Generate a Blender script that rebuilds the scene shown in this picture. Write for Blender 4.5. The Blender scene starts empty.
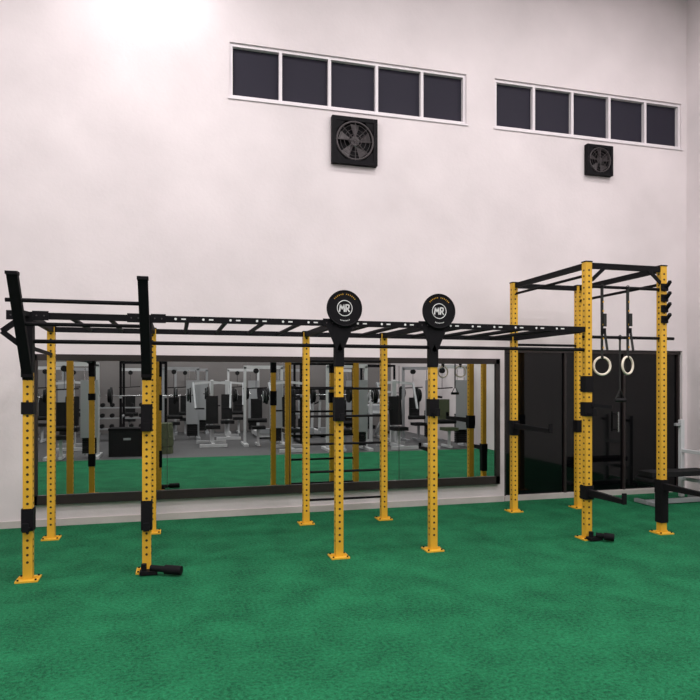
import bpy, math, random
from mathutils import Vector, Matrix
random.seed(7)
scene = bpy.context.scene
scene.view_settings.view_transform = 'Standard'

def lin(c):
    return tuple(((v/255)/12.92 if v/255 <= .04045 else ((v/255+.055)/1.055)**2.4) for v in c)

def mat(name, rgb, rough=.5, metal=0.0, noise=0.0, nscale=8.0, bump=0.0, bscale=60.0, emis=0, spec=.5):
    m = bpy.data.materials.new(name); m.use_nodes = True
    nt = m.node_tree; b = nt.nodes['Principled BSDF']
    c = lin(rgb)
    b.inputs['Roughness'].default_value = rough
    b.inputs['Metallic'].default_value = metal
    b.inputs['Specular IOR Level'].default_value = spec
    b.inputs['Base Color'].default_value = (*c, 1)
    tc = nt.nodes.new('ShaderNodeTexCoord')
    if noise > 0:
        n = nt.nodes.new('ShaderNodeTexNoise'); n.inputs['Scale'].default_value = nscale
        n.inputs['Detail'].default_value = 6
        r = nt.nodes.new('ShaderNodeValToRGB')
        r.color_ramp.elements[0].position = .3; r.color_ramp.elements[1].position = .7
        r.color_ramp.elements[0].color = (*[v*(1-noise) for v in c], 1)
        r.color_ramp.elements[1].color = (*[min(1, v*(1+noise)) for v in c], 1)
        nt.links.new(tc.outputs['Object'], n.inputs['Vector'])
        nt.links.new(n.outputs['Fac'], r.inputs['Fac'])
        nt.links.new(r.outputs['Color'], b.inputs['Base Color'])
    if bump > 0:
        n2 = nt.nodes.new('ShaderNodeTexNoise'); n2.inputs['Scale'].default_value = bscale
        bp = nt.nodes.new('ShaderNodeBump'); bp.inputs['Strength'].default_value = bump
        bp.inputs['Distance'].default_value = .02
        nt.links.new(tc.outputs['Object'], n2.inputs['Vector'])
        nt.links.new(n2.outputs['Fac'], bp.inputs['Height'])
        nt.links.new(bp.outputs['Normal'], b.inputs['Normal'])
    if emis > 0:
        b.inputs['Emission Color'].default_value = (*c, 1)
        b.inputs['Emission Strength'].default_value = emis
    return m

M = {}
M['yellow'] = mat('yellow_powder_coat', (214,164,50), .5, noise=.08, nscale=5, spec=.3)
M['black'] = mat('black_powder_coat', (19,18,21), .7, spec=.12)
M['hole'] = mat('hole_dark', (38,30,16), .8)
M['white'] = mat('white_decal', (215,215,215), .5)
M['rubber'] = mat('black_rubber', (20,20,22), .75, noise=.2, nscale=20, spec=.25)
M['silver'] = mat('silver_frame', (150,153,156), .4, metal=.2)
M['steel'] = mat('steel', (190,190,192), .25, metal=1)
M['lightgrey'] = mat('light_grey_paint', (192,194,196), .5)
M['wood'] = mat('ring_plastic', (226,216,200), .35)
M['strap'] = mat('strap_webbing', (28,28,28), .8)
M['olive'] = mat('olive_vinyl', (66,74,50), .6)
M['screen'] = mat('console_screen', (90,120,140), .2)
M['greymetal'] = mat('fan_grey', (62,56,58), .5, metal=.2)

class B:
    def __init__(s, mats):
        s.v=[]; s.f=[]; s.m=[]; s.sm=[]; s.mats=mats
    def mi(s, k):
        if k not in s.mats: s.mats.append(k)
        return s.mats.index(k)
    def add(s, vs, fs, k, smooth=False):
        o=len(s.v); s.v += [tuple(v) for v in vs]; i=s.mi(k)
        for f in fs:
            s.f.append([o+j for j in f]); s.m.append(i); s.sm.append(smooth)
    def box(s, c, d, k, rot=None):
        R = rot or Matrix.Identity(3); c=Vector(c); vs=[]
        for x in (-.5,.5):
            for y in (-.5,.5):
                for z in (-.5,.5):
                    vs.append(c + R @ Vector((x*d[0],y*d[1],z*d[2])))
        s.add(vs, [(0,1,3,2),(4,6,7,5),(0,4,5,1),(2,3,7,6),(0,2,6,4),(1,5,7,3)], k)
    def beam(s, p0, p1, w, h, k, w2=None, h2=None):
        p0=Vector(p0); p1=Vector(p1); z=(p1-p0).normalized()
        up=Vector((0,0,1)) if abs(z.z)<.99 else Vector((0,1,0))
        x=z.cross(up).normalized(); y=x.cross(z)
        w2=w2 or w; h2=h2 or h; vs=[]
        for p,a,b in ((p0,w,h),(p1,w2,h2)):
            for sx,sy in ((-1,-1),(1,-1),(1,1),(-1,1)):
                vs.append(p+x*sx*a/2+y*sy*b/2)
        s.add(vs, [(0,3,2,1),(4,5,6,7),(0,1,5,4),(1,2,6,5),(2,3,7,6),(3,0,4,7)], k)
    def cyl(s, p0, p1, r, k, n=14, r2=None):
        p0=Vector(p0); p1=Vector(p1); z=(p1-p0).normalized()
        up=Vector((0,0,1)) if abs(z.z)<.99 else Vector((0,1,0))
        x=z.cross(up).normalized(); y=x.cross(z); r2=r if r2 is None else r2; vs=[]
        for p,a in ((p0,r),(p1,r2)):
            for i in range(n):
                t=2*math.pi*i/n; vs.append(p+x*math.cos(t)*a+y*math.sin(t)*a)
        s.add(vs, [(i,(i+1)%n,n+(i+1)%n,n+i) for i in range(n)], k, True)
        s.add(vs[:n], [tuple(range(n))[::-1]], k); s.add(vs[n:], [tuple(range(n))], k)
    def torus(s, c, ax, R, r, k, n=32, m=10, a0=0, a1=2*math.pi):
        c=Vector(c); z=Vector(ax).normalized()
        up=Vector((0,0,1)) if abs(z.z)<.99 else Vector((0,1,0))
        x=z.cross(up).normalized(); y=x.cross(z); vs=[]
        full=abs(a1-a0-2*math.pi)<1e-4; cnt=n if full else n+1
        for i in range(cnt):
            t=a0+(a1-a0)*i/n; d=x*math.cos(t)+y*math.sin(t)
            for j in range(m):
                u=2*math.pi*j/m; vs.append(c+d*(R+r*math.cos(u))+z*r*math.sin(u))
        fs=[]
        for i in range(n):
            i2=(i+1)%cnt
            for j in range(m):
                fs.append((i*m+j,i2*m+j,i2*m+(j+1)%m,i*m+(j+1)%m))
        s.add(vs,fs,k,True)
    def done(s, name, loc=(0,0,0), rz=0, parent=None, bevel=0.0):
        me=bpy.data.meshes.new(name); me.from_pydata(s.v,[],s.f)
        for k in s.mats: me.materials.append(M[k])
        me.polygons.foreach_set('material_index', s.m)
        me.polygons.foreach_set('use_smooth', s.sm)
        me.update()
        o=bpy.data.objects.new(name, me); scene.collection.objects.link(o)
        o.location=loc; o.rotation_euler=(0,0,rz)
        if parent: o.parent=parent
        if bevel>0:
            md=o.modifiers.new('bevel','BEVEL'); md.width=bevel; md.segments=2; md.limit_method='ANGLE'; md.angle_limit=math.radians(50)
        return o
def nb(): return B([])
def empty(name, loc=(0,0,0), rz=0):
    e=bpy.data.objects.new(name,None); scene.collection.objects.link(e); e.location=loc; e.rotation_euler=(0,0,rz); e.empty_display_size=.2
    return e

# ------------------------------------------------------------------ room
YW=8.22; XR=7.66; XL=-6.0; YB=-6.0; ZC=7.75
M['wall'] = mat('painted_plaster', (214,205,207), .85, noise=.07, nscale=1.1, bump=.08, bscale=25)
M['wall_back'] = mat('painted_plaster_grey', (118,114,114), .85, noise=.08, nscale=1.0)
M['ceil'] = mat('ceiling_paint', (232,228,232), .9)
def turf_mat():
    m=bpy.data.materials.new('artificial_turf'); m.use_nodes=True; nt=m.node_tree; b=nt.nodes['Principled BSDF']
    tc=nt.nodes.new('ShaderNodeTexCoord')
    def noise(s,d,dist=0):
        n=nt.nodes.new('ShaderNodeTexNoise'); n.inputs['Scale'].default_value=s; n.inputs['Detail'].default_value=d; n.inputs['Distortion'].default_value=dist
        nt.links.new(tc.outputs['Object'],n.inputs['Vector']); return n
    n=noise(2.6,6,.3); n2=noise(40,4); n3=noise(120,2)
    def mix(a,c,f):
        x=nt.nodes.new('ShaderNodeMix'); x.data_type='FLOAT'; x.inputs['Factor'].default_value=f
        nt.links.new(a,x.inputs[2]); nt.links.new(c,x.inputs[3]); return x.outputs[0]
    f=mix(mix(n2.outputs['Fac'],n3.outputs['Fac'],.5),n.outputs['Fac'],.25)
    r=nt.nodes.new('ShaderNodeValToRGB')
    r.color_ramp.elements[0].position=.38; r.color_ramp.elements[1].position=.62
    r.color_ramp.elements[0].color=(*lin((12,66,42)),1); r.color_ramp.elements[1].color=(*lin((38,126,84)),1)
    nt.links.new(f,r.inputs['Fac']); nt.links.new(r.outputs['Color'],b.inputs['Base Color'])
    b.inputs['Roughness'].default_value=.9; b.inputs['Specular IOR Level'].default_value=.12
    bp=nt.nodes.new('ShaderNodeBump'); bp.inputs['Strength'].default_value=1; bp.inputs['Distance'].default_value=.035
    nt.links.new(n2.outputs['Fac'],bp.inputs['Height']); nt.links.new(bp.outputs['Normal'],b.inputs['Normal'])
    return m
M['turf']=turf_mat()
M['floor']=mat('rubber_flooring',(74,74,76),.6,noise=.12,nscale=30)
M['mirror']=mat('mirror_glass',(206,210,208),.0,metal=1)
M['bglass']=mat('black_tinted_glass',(7,7,9),.06,spec=.35)
M['winglass']=mat('night_window_glass',(44,42,52),.6,spec=.1)
M['frame']=mat('white_window_frame',(216,209,213),.5)
M['dframe']=mat('dark_frame',(34,26,26),.45)
M['curb']=mat('curb_plaster',(180,174,170),.8,noise=.05)

def simple(name,c,d,k):
    b=nb(); b.box((0,0,0),d,k); return b.done(name,c)
W=.2
def wall_north():
    xs=sorted([XL-W,XR+W,.66,3.93,4.37,7.56]); zs=[2.18,5.31,6.01,ZC]
    b=nb()
    for i in range(len(xs)-1):
        for j in range(len(zs)-1):
            x0,x1,z0,z1=xs[i],xs[i+1],zs[j],zs[j+1]; cx=(x0+x1)/2; cz=(z0+z1)/2
            if 5.31<cz<6.01 and (.66<cx<3.93 or 4.37<cx<7.56): continue
            b.box((cx,YW+W/2,cz),(x1-x0,W,z1-z0),'wall')
    b.done('wall_north')
    b=nb(); b.box(((XL-W+4.52)/2,YW+W/2,1.09),(4.52-XL+W,W,2.18),'wall'); b.done('wall_north.001')
    b=nb(); b.box(((7.58+XR+W)/2,YW+W/2,1.09),(XR+W-7.58,W,2.18),'wall'); b.done('wall_north.002')
wall_north()
simple('wall_east',(XR+W/2,(YW+YB)/2,ZC/2),(W,YW-YB,ZC),'wall')
simple('wall_west',(XL-W/2,(YW+YB)/2,ZC/2),(W,YW-YB,ZC),'wall')
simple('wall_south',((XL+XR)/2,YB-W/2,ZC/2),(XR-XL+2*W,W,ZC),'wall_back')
simple('ceiling',((XL+XR)/2,(YW+YB)/2,ZC+W/2),(XR-XL+2*W,YW-YB+2*W,W),'ceil')
b=nb(); b.box(((XL+XR)/2,(YB+1.5)/2,-.1),(XR-XL,1.5-YB,.2),'floor'); b.box(((XL+XR)/2,(YW+1.5)/2,-.1),(XR-XL,YW-1.5,.2),'turf')
b.done('floor')
def window(name,x0,x1,n=5):
    b=nb(); z0,z1=5.31,6.01; t=.04; y=YW+.06
    L=x1-x0; p=L/n
    b.box(((x0+x1)/2,YW+.09,(z0+z1)/2),(L,.01,z1-z0),'winglass')
    for z in (z0+t/2,z1-t/2): b.box(((x0+x1)/2,y,z),(L,.07,t),'frame')
    for i in range(n+1):
        x=min(max(x0+i*p,x0+t/2),x1-t/2); b.box((x,y,(z0+z1)/2),(t,.069,z1-z0-2*t),'frame')
    b.box(((x0+x1)/2,YW-.008,z0-.012),(L+.04,.02,.022),'frame')
    b.done(name)
window('window_1',.66,3.93); window('window_2',4.37,7.56)
b=nb(); x0,x1=4.53,7.57
b.box(((x0+x1)/2,YW+.08,1.12),(x1-x0,.012,2.1),'bglass')
b.box(((x0+x1)/2,YW+.07,2.15),(x1-x0,.08,.05),'dframe')
b.box(((x0+x1)/2,YW+.06,.035),(x1-x0,.12,.07),'curb')
for x in (x0+.02,5.54,6.56,x1-.02): b.box((x,YW+.06,1.1),(.035,.04,2.06),'dframe')
b.cyl((6.42,YW+.0,.95),(6.42,YW+.0,1.25),.012,'steel'); b.cyl((6.42,YW+.0,.98),(6.42,YW+.07,.98),.008,'steel'); b.cyl((6.42,YW+.0,1.22),(6.42,YW+.07,1.22),.008,'steel')
b.done('door_1')
b=nb(); x0,x1=-1.62,4.42; z0,z1=.26,2.02
b.box(((x0+x1)/2,YW-.02,(z0+z1)/2),(x1-x0,.02,z1-z0),'mirror')
b.box(((x0+x1)/2,YW-.03,z0+.055),(x1-x0,.06,.11),'dframe')
b.box(((x0+x1)/2,YW-.03,z1-.03),(x1-x0,.06,.075),'dframe')
for x in (x0+.03,x1-.03): b.box((x,YW-.03,(z0+z1)/2),(.06,.06,z1-z0),'dframe')
for x in (-.1,1.42,2.92): b.box((x,YW-.031,(z0+z1)/2),(.006,.004,z1-z0-.2),'dframe')
b.done('wall_mirror')
b=nb(); b.box(((XL+4.5)/2,YW-.008,.04),(4.5-XL,.016,.08),'curb'); b.done('baseboard_north')

def fan(x,z,s,name='exhaust_fan'):
    b=nb(); h=s/2; t=s*.09
    for sx in (-1,1):
        b.box((sx*(h-t/2),-.04,0),(t,.08,s),'black'); b.box((0,-.04,sx*(h-t/2)),(s-2*t,.08,t),'black')
    b.box((0,-.005,0),(s-t,.01,s-t),'black')
    for sx in (-1,1):
        for sz in (-1,1):
            vs=[(sx*(h-t),-.07,sz*(h-t)),(sx*(h-t-s*.2),-.07,sz*(h-t)),(sx*(h-t),-.07,sz*(h-t-s*.2))]
            b.add(vs,[(0,1,2)],'black')
    b.torus((0,-.07,0),(0,1,0),s*.40,s*.022,'greymetal',n=32,m=8)
    b.cyl((0,-.01,0),(0,-.065,0),s*.1,'greymetal',20)
    for i in range(5):
        a=i*2*math.pi/5+.3; w=.32; vs=[]
        for rr,da,dy in ((.09,-w,.0),(.37,-w*.9,.0),(.37,w*.9,-.03),(.09,w,-.03)):
            vs.append((s*rr*math.cos(a+da),-.03+dy,s*rr*math.sin(a+da)))
        b.add(vs,[(0,1,2,3)],'greymetal')
    for rr in (.14,.24,.33): b.torus((0,-.082,0),(0,1,0),s*rr,.003,'greymetal',n=28,m=5)
    for i in range(4):
        a=i*math.pi/4; c,sn=math.cos(a)*s*.42,math.sin(a)*s*.42
        b.cyl((-c,-.082,-sn),(c,-.082,sn),.004,'greymetal',6)
    b.done(name,(x,YW,z))
fan(2.29,4.89,.62); fan(6.05,4.98,.44)

# ------------------------------------------------------------------ rig
XP=[-1.22,-.25,1.53,2.51,4.31,5.28]; YF=6.03; YR=7.55; PW=.075; ZT=2.30; ZH=3.0
XRr=[-1.30,-.25,1.51,2.49,4.29,5.26]
rig=empty('pull_up_rig')
def depth(x,y): return x*.2629+y*.9648
def zpx(py,x,y): return 1.7-(py-382)/640*depth(x,y)
def post(i,row,name):
    x=XP[i] if row=='f' else XRr[i]; y=YF if row=='f' else YR; b=nb()
    top=ZH if i>=4 else ZT
    split = (1.78 if i<2 else 1.85) if (row=='f' and i<4) else top
    b.box((x,y,split/2),(PW,PW,split),'yellow')
    if split<top: b.box((x,y,(split+top)/2),(PW+.012,PW+.012,top-split),'black')
    else: b.box((x,y,top+.004),(PW+.01,PW+.01,.012),'black')
    b.box((x,y,.007),(.18,.18,.014),'yellow')
    for sx in (-1,1):
        b.beam((x+sx*.037,y,.014),(x+sx*.08,y,.014),.01,.03,'yellow')
        for sy in (-1,1): b.cyl((x+sx*.07,y+sy*.07,.014),(x+sx*.07,y+sy*.07,.026),.009,'black',8)
    z=.16
    while z<split-.04:
        b.cyl((x,y-PW/2-.0015,z),(x,y-PW/2+.002,z),.0115,'hole',10)
        b.cyl((x-PW/2-.0015,y,z),(x-PW/2+.002,y,z),.0115,'hole',10)
        b.cyl((x+PW/2-.002,y,z),(x+PW/2+.0015,y,z),.0115,'hole',10)
        z+=.0625
    return b.done(name,parent=rig)
n=0
for row in 'fr':
    for i in range(6):
        n+=1; post(i,row,'post_%d'%n)
b=nb()
zc=ZT-.03; bw=.055
b.beam((XP[0],YF,zc),(XP[4]+.02,YF,zc),bw,bw,'black')
b.beam((XRr[0],YR,zc),(XP[4]+.02,YR,zc),bw,bw,'black')
b.cyl((XP[0],YF,2.05),(XP[4],YF,2.05),.018,'black')
for i in range(5): b.beam((XP[i],YF,zc),(XRr[i],YR,zc),bw,bw,'black')
for a,c,nr in ((0,1,2),(1,2,4),(2,3,2),(3,4,4)):
    for j in range(1,nr+1):
        x=XP[a]+(XP[c]-XP[a])*j/(nr+1)
        b.cyl((x,YF,zc),(x,YR,zc),.021,'black')
for i in range(4):
    for s in (-1,1):
        for y in (YF-.034,):
            b.box((XP[i]+s*.1,y,zc),(.13,.008,.08),'black')
            for q in (.07,.13): b.cyl((XP[i]+s*q,y-.007,zc),(XP[i]+s*q,y,zc),.007,'greymetal',8)
x=XP[1]+.25
while x<XP[4]-.15:
    if min(abs(x-p) for p in XP)>.17:
        b.cyl((x,YF-bw/2-.003,zc),(x,YF-bw/2+.002,zc),.011,'white',12)
        b.box((x+.07,YF-bw/2-.001,zc),(.04,.004,.012),'white')
    x+=.245
for i in (2,3):
    for s in (-1,1):
        b.beam((XP[i],YF-.045,ZT-.3),(XP[i]+s*.11,YF-.045,ZT-.04),.012,.06,'black')
    b.box((XP[i],YF-.047,ZT-.12),(.12,.012,.2),'black')
b.done('bridge_frame',parent=rig)
for i in (2,3):
    b=nb(); cx=XP[i]+.04; cz=2.41; y=YF-.075; R=.175
    b.cyl((cx,y,cz),(cx,y+.02,cz),R,'black',48)
    b.torus((cx,y,cz),(0,1,0),R-.006,.007,'black',48,8)
    b.torus((cx,y-.001,cz),(0,1,0),.074,.004,'white',36,6)
    yy=y-.003
    def st2(x0,z0,x1,z1,w=.013):
        d=Vector((x1-x0,0,z1-z0)).normalized(); nn=Vector((-d.z,0,d.x))*w/2
        p0=Vector((cx+x0,yy,cz+z0)); p1=Vector((cx+x1,yy,cz+z1))
        b.add([p0+nn,p0-nn,p1-nn,p1+nn],[(0,1,2,3)],'white')
    st2(-.052,-.035,-.043,.035); st2(-.043,.035,-.026,-.01); st2(-.026,-.01,-.008,.035); st2(-.008,.035,-.004,-.035)
    st2(.012,-.035,.012,.038); st2(.012,.034,.042,.03); st2(.042,.034,.04,.0); st2(.042,.0,.012,.0); st2(.02,.0,.048,-.035)
    for k in range(13):
        if k==6: continue
        a=math.radians(42+k*8)
        b.box((cx+.135*math.cos(a),y-.002,cz+.135*math.sin(a)),(.006,.003,.010),'yellow',Matrix.Rotation(-(a-math.pi/2),3,'Y'))
    for k in range(7):
        a=math.radians(250+k*7)
        b.box((cx+.12*math.cos(a),y-.002,cz+.12*math.sin(a)),(.007,.003,.009),'white')
    b.box((cx,y+.03,cz-.12),(.1,.04,.12),'black')
    b.done('logo_plate_%d'%(i-1),parent=rig)
b=nb()
def arm(t,x): return Vector((x-.01*t,YF-.06-.46*t,1.8+.75*t))
for i in (0,1):
    x=XP[i]; b.beam(arm(-.1,x),arm(1,x),.08,.05,'black')
    b.box((x,YF-.05,1.95),(.09,.04,.42),'black')
    b.beam((x,YF-.03,2.28),arm(.62,x),.04,.04,'black')
    b.box(arm(1.0,x),(.09,.08,.025),'black')
for t,r in ((.74,.017),(.5,.016)):
    b.cyl(arm(t,XP[0]-(.08 if t>.7 else 0)),arm(t,XP[1]),r,'black')
p=XP[0]
b.beam((p-.03,YF,2.27),(p-.2,YF-.02,2.13),.05,.045,'black'); b.beam((p-.03,YF,1.99),(p-.2,YF-.02,2.13),.05,.045,'black')
b.beam((p,YF,2.0),(XRr[0],YR,2.0),.03,.03,'black')
b.done('angled_arms',parent=rig)
b=nb(); zt=ZH-.035
def bm(a,ya,c,yc,z,w=.05,h=.06): b.beam((XP[a],ya,z),(XP[c],yc,z),w,h,'black')
bm(4,YF,5,YF,zt); bm(4,YR,5,YR,zt); bm(4,YF,4,YR,zt); bm(5,YF,5,YR,zt)
b.cyl((XP[4],YR,2.86),(XP[4],YF,2.86),.016,'black')
b.cyl((XP[4],YF,2.74),(XP[5],YF,2.74),.017,'black')
b.cyl((XP[5],YF,2.80),(XP[5],YR,2.80),.017,'black')
b.cyl((XP[4]-.05,YF,2.19),(XP[5]+.16,YF,2.19),.017,'black')
b.cyl((XP[4],YR,2.19),(XP[5],YR,2.19),.017,'black')
b.beam((XP[4]+.04,YF-.03,zt-.16),(XP[4]+.2,YF-.03,zt-.02),.012,.04,'black')
b.beam((XP[5]-.04,YF-.03,zt-.16),(XP[5]-.2,YF-.03,zt-.02),.012,.04,'black')
for z in (2.40,2.52,2.64,2.76):
    b.beam((XP[5]+.02,YF-.05,z),(XP[5]-.01,YF-.14,z+.05),.03,.03,'black')
    b.box((XP[5],YF-.045,z),(.085,.02,.08),'black')
b.done('cage_frame',parent=rig)
b=nb()
for k in range(6):
    z=.28+k*.335; b.cyl((XRr[2],YR,z),(XRr[3],YR,z),.0145,'black')
b.done('stall_ladder',parent=rig)
b=nb()
def sleeve(i,y,py0,py1,hook=True):
    x=XP[i] if y==YF else XRr[i]; z1=zpx(py0,x,y); z0=zpx(py1,x,y); s=PW+.022
    b.box((x,y,(z0+z1)/2),(s,s,z1-z0),'black')
    if hook:
        b.box((x,y-.085,z0+.02),(.05,.09,.03),'black'); b.box((x,y-.125,z0+.045),(.05,.016,.07),'black')
sleeve(0,YF,508,530); sleeve(0,YF,402,414,False); sleeve(1,YF,404,431); sleeve(1,YF,500,529)
sleeve(2,YF,397,421); sleeve(3,YF,399,416)
sleeve(4,YF,376,392,False); sleeve(4,YF,402,416)
sleeve(5,YF,482,522,False); sleeve(4,YR,421,435,False); sleeve(5,YR,420,432,False)
for i,y,py,L in ((4,YF,492,.6),(5,YF,486,.6),(4,YR,426,.85)):
    x=XP[i] if y==YF else XRr[i]; z=zpx(py,x,y)
    b.box((x,y,z),(.105,.105,.15),'black'); b.beam((x,y-.05,z),(x,y-L,z),.045,.075,'black',.045,.045)
    b.box((x,y-L,z+.03),(.045,.02,.11),'black')
b.beam((XP[4]+.03,YF-.05,1.45),(XP[4]+.22,YF-.12,1.43),.035,.035,'black')
for x,y in ((XP[1],YF-.12),(XP[4],YF-.1)):
    L=1 if x<0 else .6
    b.box((x+.02,y,.025),(.15,.09,.03),'black')
    b.cyl((x+.04,y,.06),(x+.26*L,y-.1,.05),.028,'black'); b.cyl((x+.16*L,y-.06,.055),(x+.3*L,y-.115,.05),.04,'black')
    b.cyl((x-.02,y,.03),(x-.02,y,.1),.025,'black')
sx=XP[4]+.42
b.beam((sx,YF,2.18),(sx,YF,1.62),.022,.006,'strap'); b.torus((sx,YF,2.19),(1,0,0),.025,.006,'strap',16,6)
b.cyl((sx-.07,YF,1.5),(sx+.07,YF,1.5),.022,'rubber',14)
for s in (-1,1): b.beam((sx,YF,1.62),(sx+s*.065,YF,1.5),.02,.006,'strap')
b.done('attachments',parent=rig)

def ring(x,zc,tilt):
    b=nb(); top=2.74; R=.095
    b.torus((0,0,0),(math.sin(tilt),math.cos(tilt),0),R,.013,'wood',36,10)
    b.torus((0,0,top-zc),(1,0,0),.026,.006,'strap',16,6)
    for s in (-1,1): b.beam((s*.008,s*.012,R-.01),(s*.01,s*.02,top-zc-.01),.028,.004,'strap')
    b.torus((0,0,R),(1,0,0),.02,.006,'strap',16,6)
    b.box((0,-.03,.38),(.045,.02,.06),'black'); b.box((.012,-.035,.5),(.035,.012,.14),'strap')
    b.beam((.015,-.03,.36),(.04,-.04,.16),.03,.004,'strap')
    for z in (.2,.3,.45,.6,.7): b.box((0,-.024,z),(.014,.003,.018),'yellow')
    b.done('gymnastic_ring',(x,YF,zc))
ring(4.50,1.875,.15); ring(4.83,1.885,-.3)

# ------------------------------------------------------------------ right weight bench
b=nb()
b.beam((-.55,0,.04),(.5,0,.04),.06,.06,'silver'); b.beam((-.5,-.25,.03),(-.5,.25,.03),.06,.05,'silver'); b.beam((.45,-.28,.03),(.45,.28,.03),.06,.05,'silver')
b.beam((-.35,0,.06),(-.35,0,.4),.05,.05,'silver')
for s in (-1,1): b.beam((.33,s*.3,.03),(.33,s*.3,1.15),.06,.06,'lightgrey'); b.box((.27,s*.3,1.08),(.1,.05,.04),'silver')
b.beam((.33,-.3,.3),(.33,.3,.3),.05,.05,'lightgrey'); b.beam((.33,-.3,.7),(.33,.3,.7),.05,.05,'lightgrey')
b.box((-.05,0,.43),(1.0,.28,.07),'rubber')
b.cyl((-.5,-.2,.34),(-.5,.2,.34),.055,'rubber',18); b.beam((-.35,0,.38),(-.5,0,.34),.04,.04,'silver')
b.done('weight_bench',(6.8,7.45,0),0,bevel=.004)

# ------------------------------------------------------------------ gym machines (seen in the mirror)
def cable_machine(x,y,rz,seat='rubber',fr='lightgrey'):
    b=nb()
    for sx in (-1,1):
        b.beam((sx*.5,0,0.03),(sx*.5,0,2.1),.07,.07,fr); b.box((sx*.5,0,.03),(.12,.9,.06),fr)
    b.beam((-.53,0,2.1),(.53,0,2.1),.07,.09,fr)
    for sx in (-.1,.1): b.cyl((.33+sx,0,.05),(.33+sx,0,2.05),.012,'steel',8)
    for k in range(14): b.box((.33,0,.12+k*.055),(.3,.14,.048),'rubber')
    b.box((.33,.1,1.1),(.36,.02,1.3),'silver')
    b.cyl((-.2,-.05,2.0),(-.2,.05,2.0),.07,'rubber',18); b.cyl((-.2,0,2.0),(-.2,0,1.55),.006,'black',6)
    b.cyl((-.55,0,1.52),(.1,0,1.55),.015,'black',8)
    b.box((-.2,.45,.5),(.35,.4,.08),seat); b.beam((-.2,.45,.05),(-.2,.45,.48),.06,.06,fr); b.beam((-.2,0,.05),(-.2,.6,.05),.06,.06,fr)
    b.box((-.2,.1,.95),(.3,.08,.6),seat); b.cyl((-.45,.3,.68),(.05,.3,.68),.06,'rubber',14)
    b.done('cable_machine',(x,y,0),rz)
def chest_press(x,y,rz):
    b=nb()
    b.beam((0,-.6,.05),(0,.6,.05),.08,.08,'lightgrey'); b.beam((-.4,-.55,.05),(.4,-.55,.05),.08,.08,'lightgrey'); b.beam((-.35,.55,.05),(.35,.55,.05),.08,.08,'lightgrey')
    b.beam((0,-.5,.05),(0,-.25,1.75),.08,.1,'lightgrey')
    b.box((0,.1,.5),(.38,.42,.09),'rubber'); b.box((0,-.17,.95),(.32,.09,.75),'rubber',Matrix.Rotation(.12,3,'X')); b.beam((0,.1,.05),(0,.1,.46),.07,.07,'lightgrey')
    for s in (-1,1):
        b.beam((0,-.25,1.7),(s*.5,-.2,1.65),.06,.06,'lightgrey'); b.beam((s*.5,-.2,1.68),(s*.45,.25,1.0),.05,.05,'silver')
        b.cyl((s*.45,.25,1.0),(s*.22,.27,1.0),.02,'black',10)
        b.cyl((s*.5,-.1,1.35),(s*.7,-.1,1.35),.02,'steel',10)
        for k in range(2): b.cyl((s*(.55+k*.06),-.1,1.35),(s*(.59+k*.06),-.1,1.35),.2-k*.03,'rubber',22); b.torus((s*(.595+k*.06),-.1,1.35),(1,0,0),.12,.01,'silver',20,6)
    b.done('chest_press_machine',(x,y,0),rz)
def power_rack(x,y,rz):
    b=nb()
    for sx in (-.55,.55):
        for sy in (-.5,.5): b.beam((sx,sy,0),(sx,sy,2.25),.06,.06,'black')
        b.beam((sx,-.5,2.22),(sx,.5,2.22),.06,.06,'black'); b.beam((sx,-.5,.05),(sx,.5,.05),.06,.06,'black'); b.beam((sx,-.5,.8),(sx,.5,.8),.04,.05,'silver')
    b.beam((-.55,.5,2.22),(.55,.5,2.22),.06,.06,'black'); b.beam((-.55,-.5,2.22),(.55,-.5,2.22),.06,.06,'black')
    b.cyl((-.92,.57,1.35),(.92,.57,1.35),.014,'steel',10)
    for s in (-1,1):
        b.cyl((s*.75,.57,1.35),(s*.8,.57,1.35),.22,'rubber',24); b.cyl((s*.81,.57,1.35),(s*.85,.57,1.35),.17,'rubber',24)
        b.box((s*.55,.55,1.31),(.06,.1,.05),'silver')
    b.done('power_rack',(x,y,0),rz)
def treadmill(x,y,rz):
    b=nb()
    b.box((0,0,.12),(.75,1.7,.14),'lightgrey'); b.box((0,.05,.2),(.5,1.45,.02),'rubber')
    for s in (-1,1):
        for q in (-.75,.75): b.cyl((s*.3,q,0),(s*.3,q,.06),.04,'rubber',12)
    b.box((0,-.72,.22),(.74,.3,.16),'silver')
    for s in (-1,1):
        b.beam((s*.36,-.6,.15),(s*.36,-.75,1.25),.07,.05,'lightgrey'); b.cyl((s*.36,-.7,1.1),(s*.36,0.05,1.0),.022,'black',10)
    b.box((0,-.76,1.33),(.78,.12,.34),'black',Matrix.Rotation(-.35,3,'X')); b.box((0,-.69,1.37),(.4,.01,.2),'screen',Matrix.Rotation(-.35,3,'X'))
    b.done('treadmill',(x,y,0),rz)
def leg_press(x,y,rz):
    b=nb()
    for s in (-1,1):
        b.beam((s*.35,-.9,.1),(s*.35,.9,1.45),.07,.07,'lightgrey'); b.beam((s*.35,.9,0),(s*.35,.9,1.45),.07,.07,'lightgrey'); b.beam((s*.35,-.95,.05),(s*.35,.95,.05),.07,.07,'lightgrey')
        for k in range(3): b.cyl((s*(.42+k*.06),.45,1.1),(s*(.47+k*.06),.45,1.1),.22,'rubber',22)
    b.beam((-.6,.45,1.1),(.6,.45,1.1),.05,.05,'steel'); b.box((0,.35,1.0),(.6,.06,.5),'silver',Matrix.Rotation(.6,3,'X'))
    b.box((0,-.75,.35),(.45,.5,.1),'rubber'); b.box((0,-1.1,.65),(.45,.1,.7),'rubber',Matrix.Rotation(.4,3,'X'))
    b.beam((-.35,.9,1.42),(.35,.9,1.42),.06,.06,'lightgrey')
    b.done('leg_press_machine',(x,y,0),rz)
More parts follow.
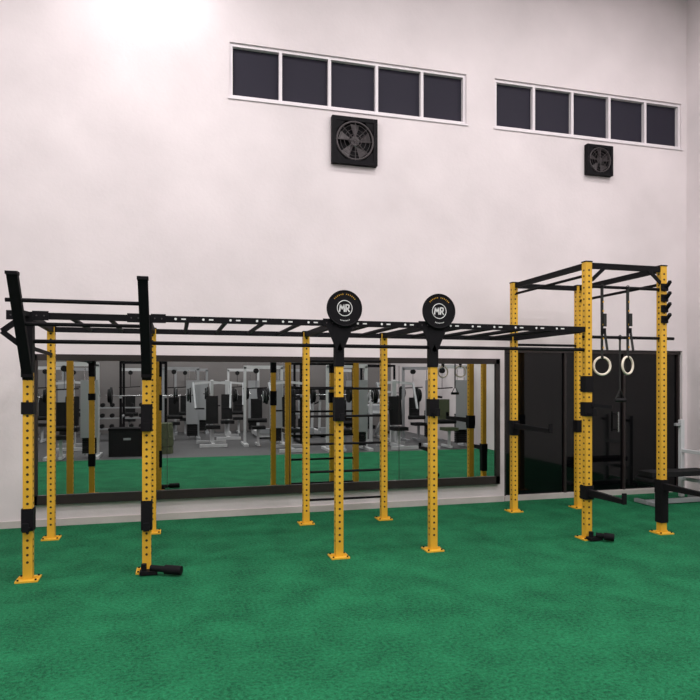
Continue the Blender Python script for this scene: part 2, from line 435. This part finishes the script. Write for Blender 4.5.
def dumbbell_rack(x,y,rz):
    b=nb()
    for s in (-1,1):
        b.beam((s*.95,.2,0),(s*.95,-.15,1.05),.06,.06,'black'); b.box((s*.95,0,.03),(.07,.6,.06),'black')
    for z,yy in ((.35,.12),(.65,.02),(.95,-.08)):
        b.box((0,yy,z),(1.9,.24,.03),'silver')
        for k in range(7):
            xx=-.8+k*.265; 
            b.cyl((xx,yy-.12,z+.08),(xx,yy-.04,z+.08),.062,'rubber',8); b.cyl((xx,yy+.04,z+.08),(xx,yy+.12,z+.08),.062,'rubber',8); b.cyl((xx,yy-.05,z+.08),(xx,yy+.05,z+.08),.016,'steel',8)
    b.done('dumbbell_rack',(x,y,0),rz)
def plyo_box(x,y,rz):
    b=nb(); b.box((0,0,.3),(.8,.5,.6),'rubber'); b.box((0,0,.62),(.82,.52,.05),'black'); 
    for s in (-1,1): b.box((0,s*.251,.4),(.16,.006,.05),'silver')
    b.done('plyo_box',(x,y,0),rz,bevel=.01)
def balls(x,y):
    b=nb()
    for k,(r,z0,z1) in enumerate(((.25,.0,.18),(.26,.185,.36),(.25,.365,.54),(.24,.545,.72))):
        b.cyl((0,0,z0),(0,0,z1),r,'olive',20,r*.96); b.torus((0,0,z1-.012),(0,0,1),r*.9,.012,'rubber',20,6)
    b.done('medicine_ball_stack',(x,y,0))
chest_press(-3.65,.75,0); cable_machine(-2.2,.9,0); plyo_box(-1.05,.75,.06); balls(-.3,.45)
chest_press(2.75,.6,.0); cable_machine(4.15,.85,.0); chest_press(5.55,.7,0); cable_machine(6.95,.8,0,'olive')
leg_press(-4.2,-1.5,0); chest_press(-2.55,-1.1,0); power_rack(-.8,-1.4,0); chest_press(.95,-1.1,0); cable_machine(2.3,-1.0,0)
power_rack(3.85,-1.3,0); leg_press(5.55,-1.4,0); cable_machine(6.9,-1.2,0,'rubber','silver')
cable_machine(-3.4,-3.6,.0); dumbbell_rack(-1.5,-3.3,0); cable_machine(.15,-3.3,0,'rubber','silver'); chest_press(1.5,-3.2,0)
treadmill(2.75,-3.6,math.pi); treadmill(3.7,-3.6,math.pi); treadmill(4.65,-3.6,math.pi); power_rack(6.2,-3.5,0)
for k,x in enumerate((-4.8,-2.9,-1.2,.5,2.2,3.9,5.6)): cable_machine(x,-5.35,0,'rubber','silver' if k%2 else 'lightgrey')

# ------------------------------------------------------------------ lights
M['lamp']=mat('lamp_diffuser',(255,246,240),.5,emis=3)
def panel(x,y,e,col=(1,.965,.96),sx=1.2,sy=.6):
    b=nb(); b.box((0,0,0),(sx+.06,sy+.06,.05),'frame'); b.box((0,0,-.028),(sx,sy,.008),'lamp')
    o=b.done('ceiling_light_panel',(x,y,ZC-.026))
    L=bpy.data.lights.new('panel_light','AREA'); L.shape='RECTANGLE'; L.size=sx; L.size_y=sy; L.energy=e; L.color=col
    lo=bpy.data.objects.new('panel_light',L); scene.collection.objects.link(lo); lo.parent=o; lo.location=(0,0,-.05)
for x in (-4,-.5,3,6.2):
    panel(x,-4,115); panel(x,-.5,110); panel(x,3,98); panel(x,5.6,64)
b=nb(); b.box((0,0,0),(.35,.12,.25),'black'); b.box((0,.062,0),(.31,.006,.21),'lamp'); b.beam((0,0,.12),(0,0,.746),.03,.03,'black'); b.box((0,0,.742),(.14,.14,.016),'black')
fx=b.done('ceiling_spotlight',(-.25,6.5,ZC-.75))
L=bpy.data.lights.new('flood','SPOT'); L.energy=150; L.spot_size=math.radians(100); L.spot_blend=1; L.shadow_soft_size=.15; L.color=(1,.96,.97)
lo=bpy.data.objects.new('flood',L); scene.collection.objects.link(lo); lo.parent=fx; lo.location=(0,.1,0)
lo.rotation_euler=Vector((0,1,-.75)).to_track_quat('-Z','Y').to_euler()

w=bpy.data.worlds.new('world'); scene.world=w; w.use_nodes=True
w.node_tree.nodes['Background'].inputs[0].default_value=(.02,.022,.03,1)

# ------------------------------------------------------------------ camera
cam=bpy.data.cameras.new('camera'); co=bpy.data.objects.new('camera',cam); scene.collection.objects.link(co)
cam.sensor_width=36; cam.lens=640/700*36; cam.shift_y=32/700; cam.clip_start=.05
co.location=(0,0,1.7); co.rotation_euler=(math.radians(90),0,-math.atan2(.2629,.9648))
scene.camera=co
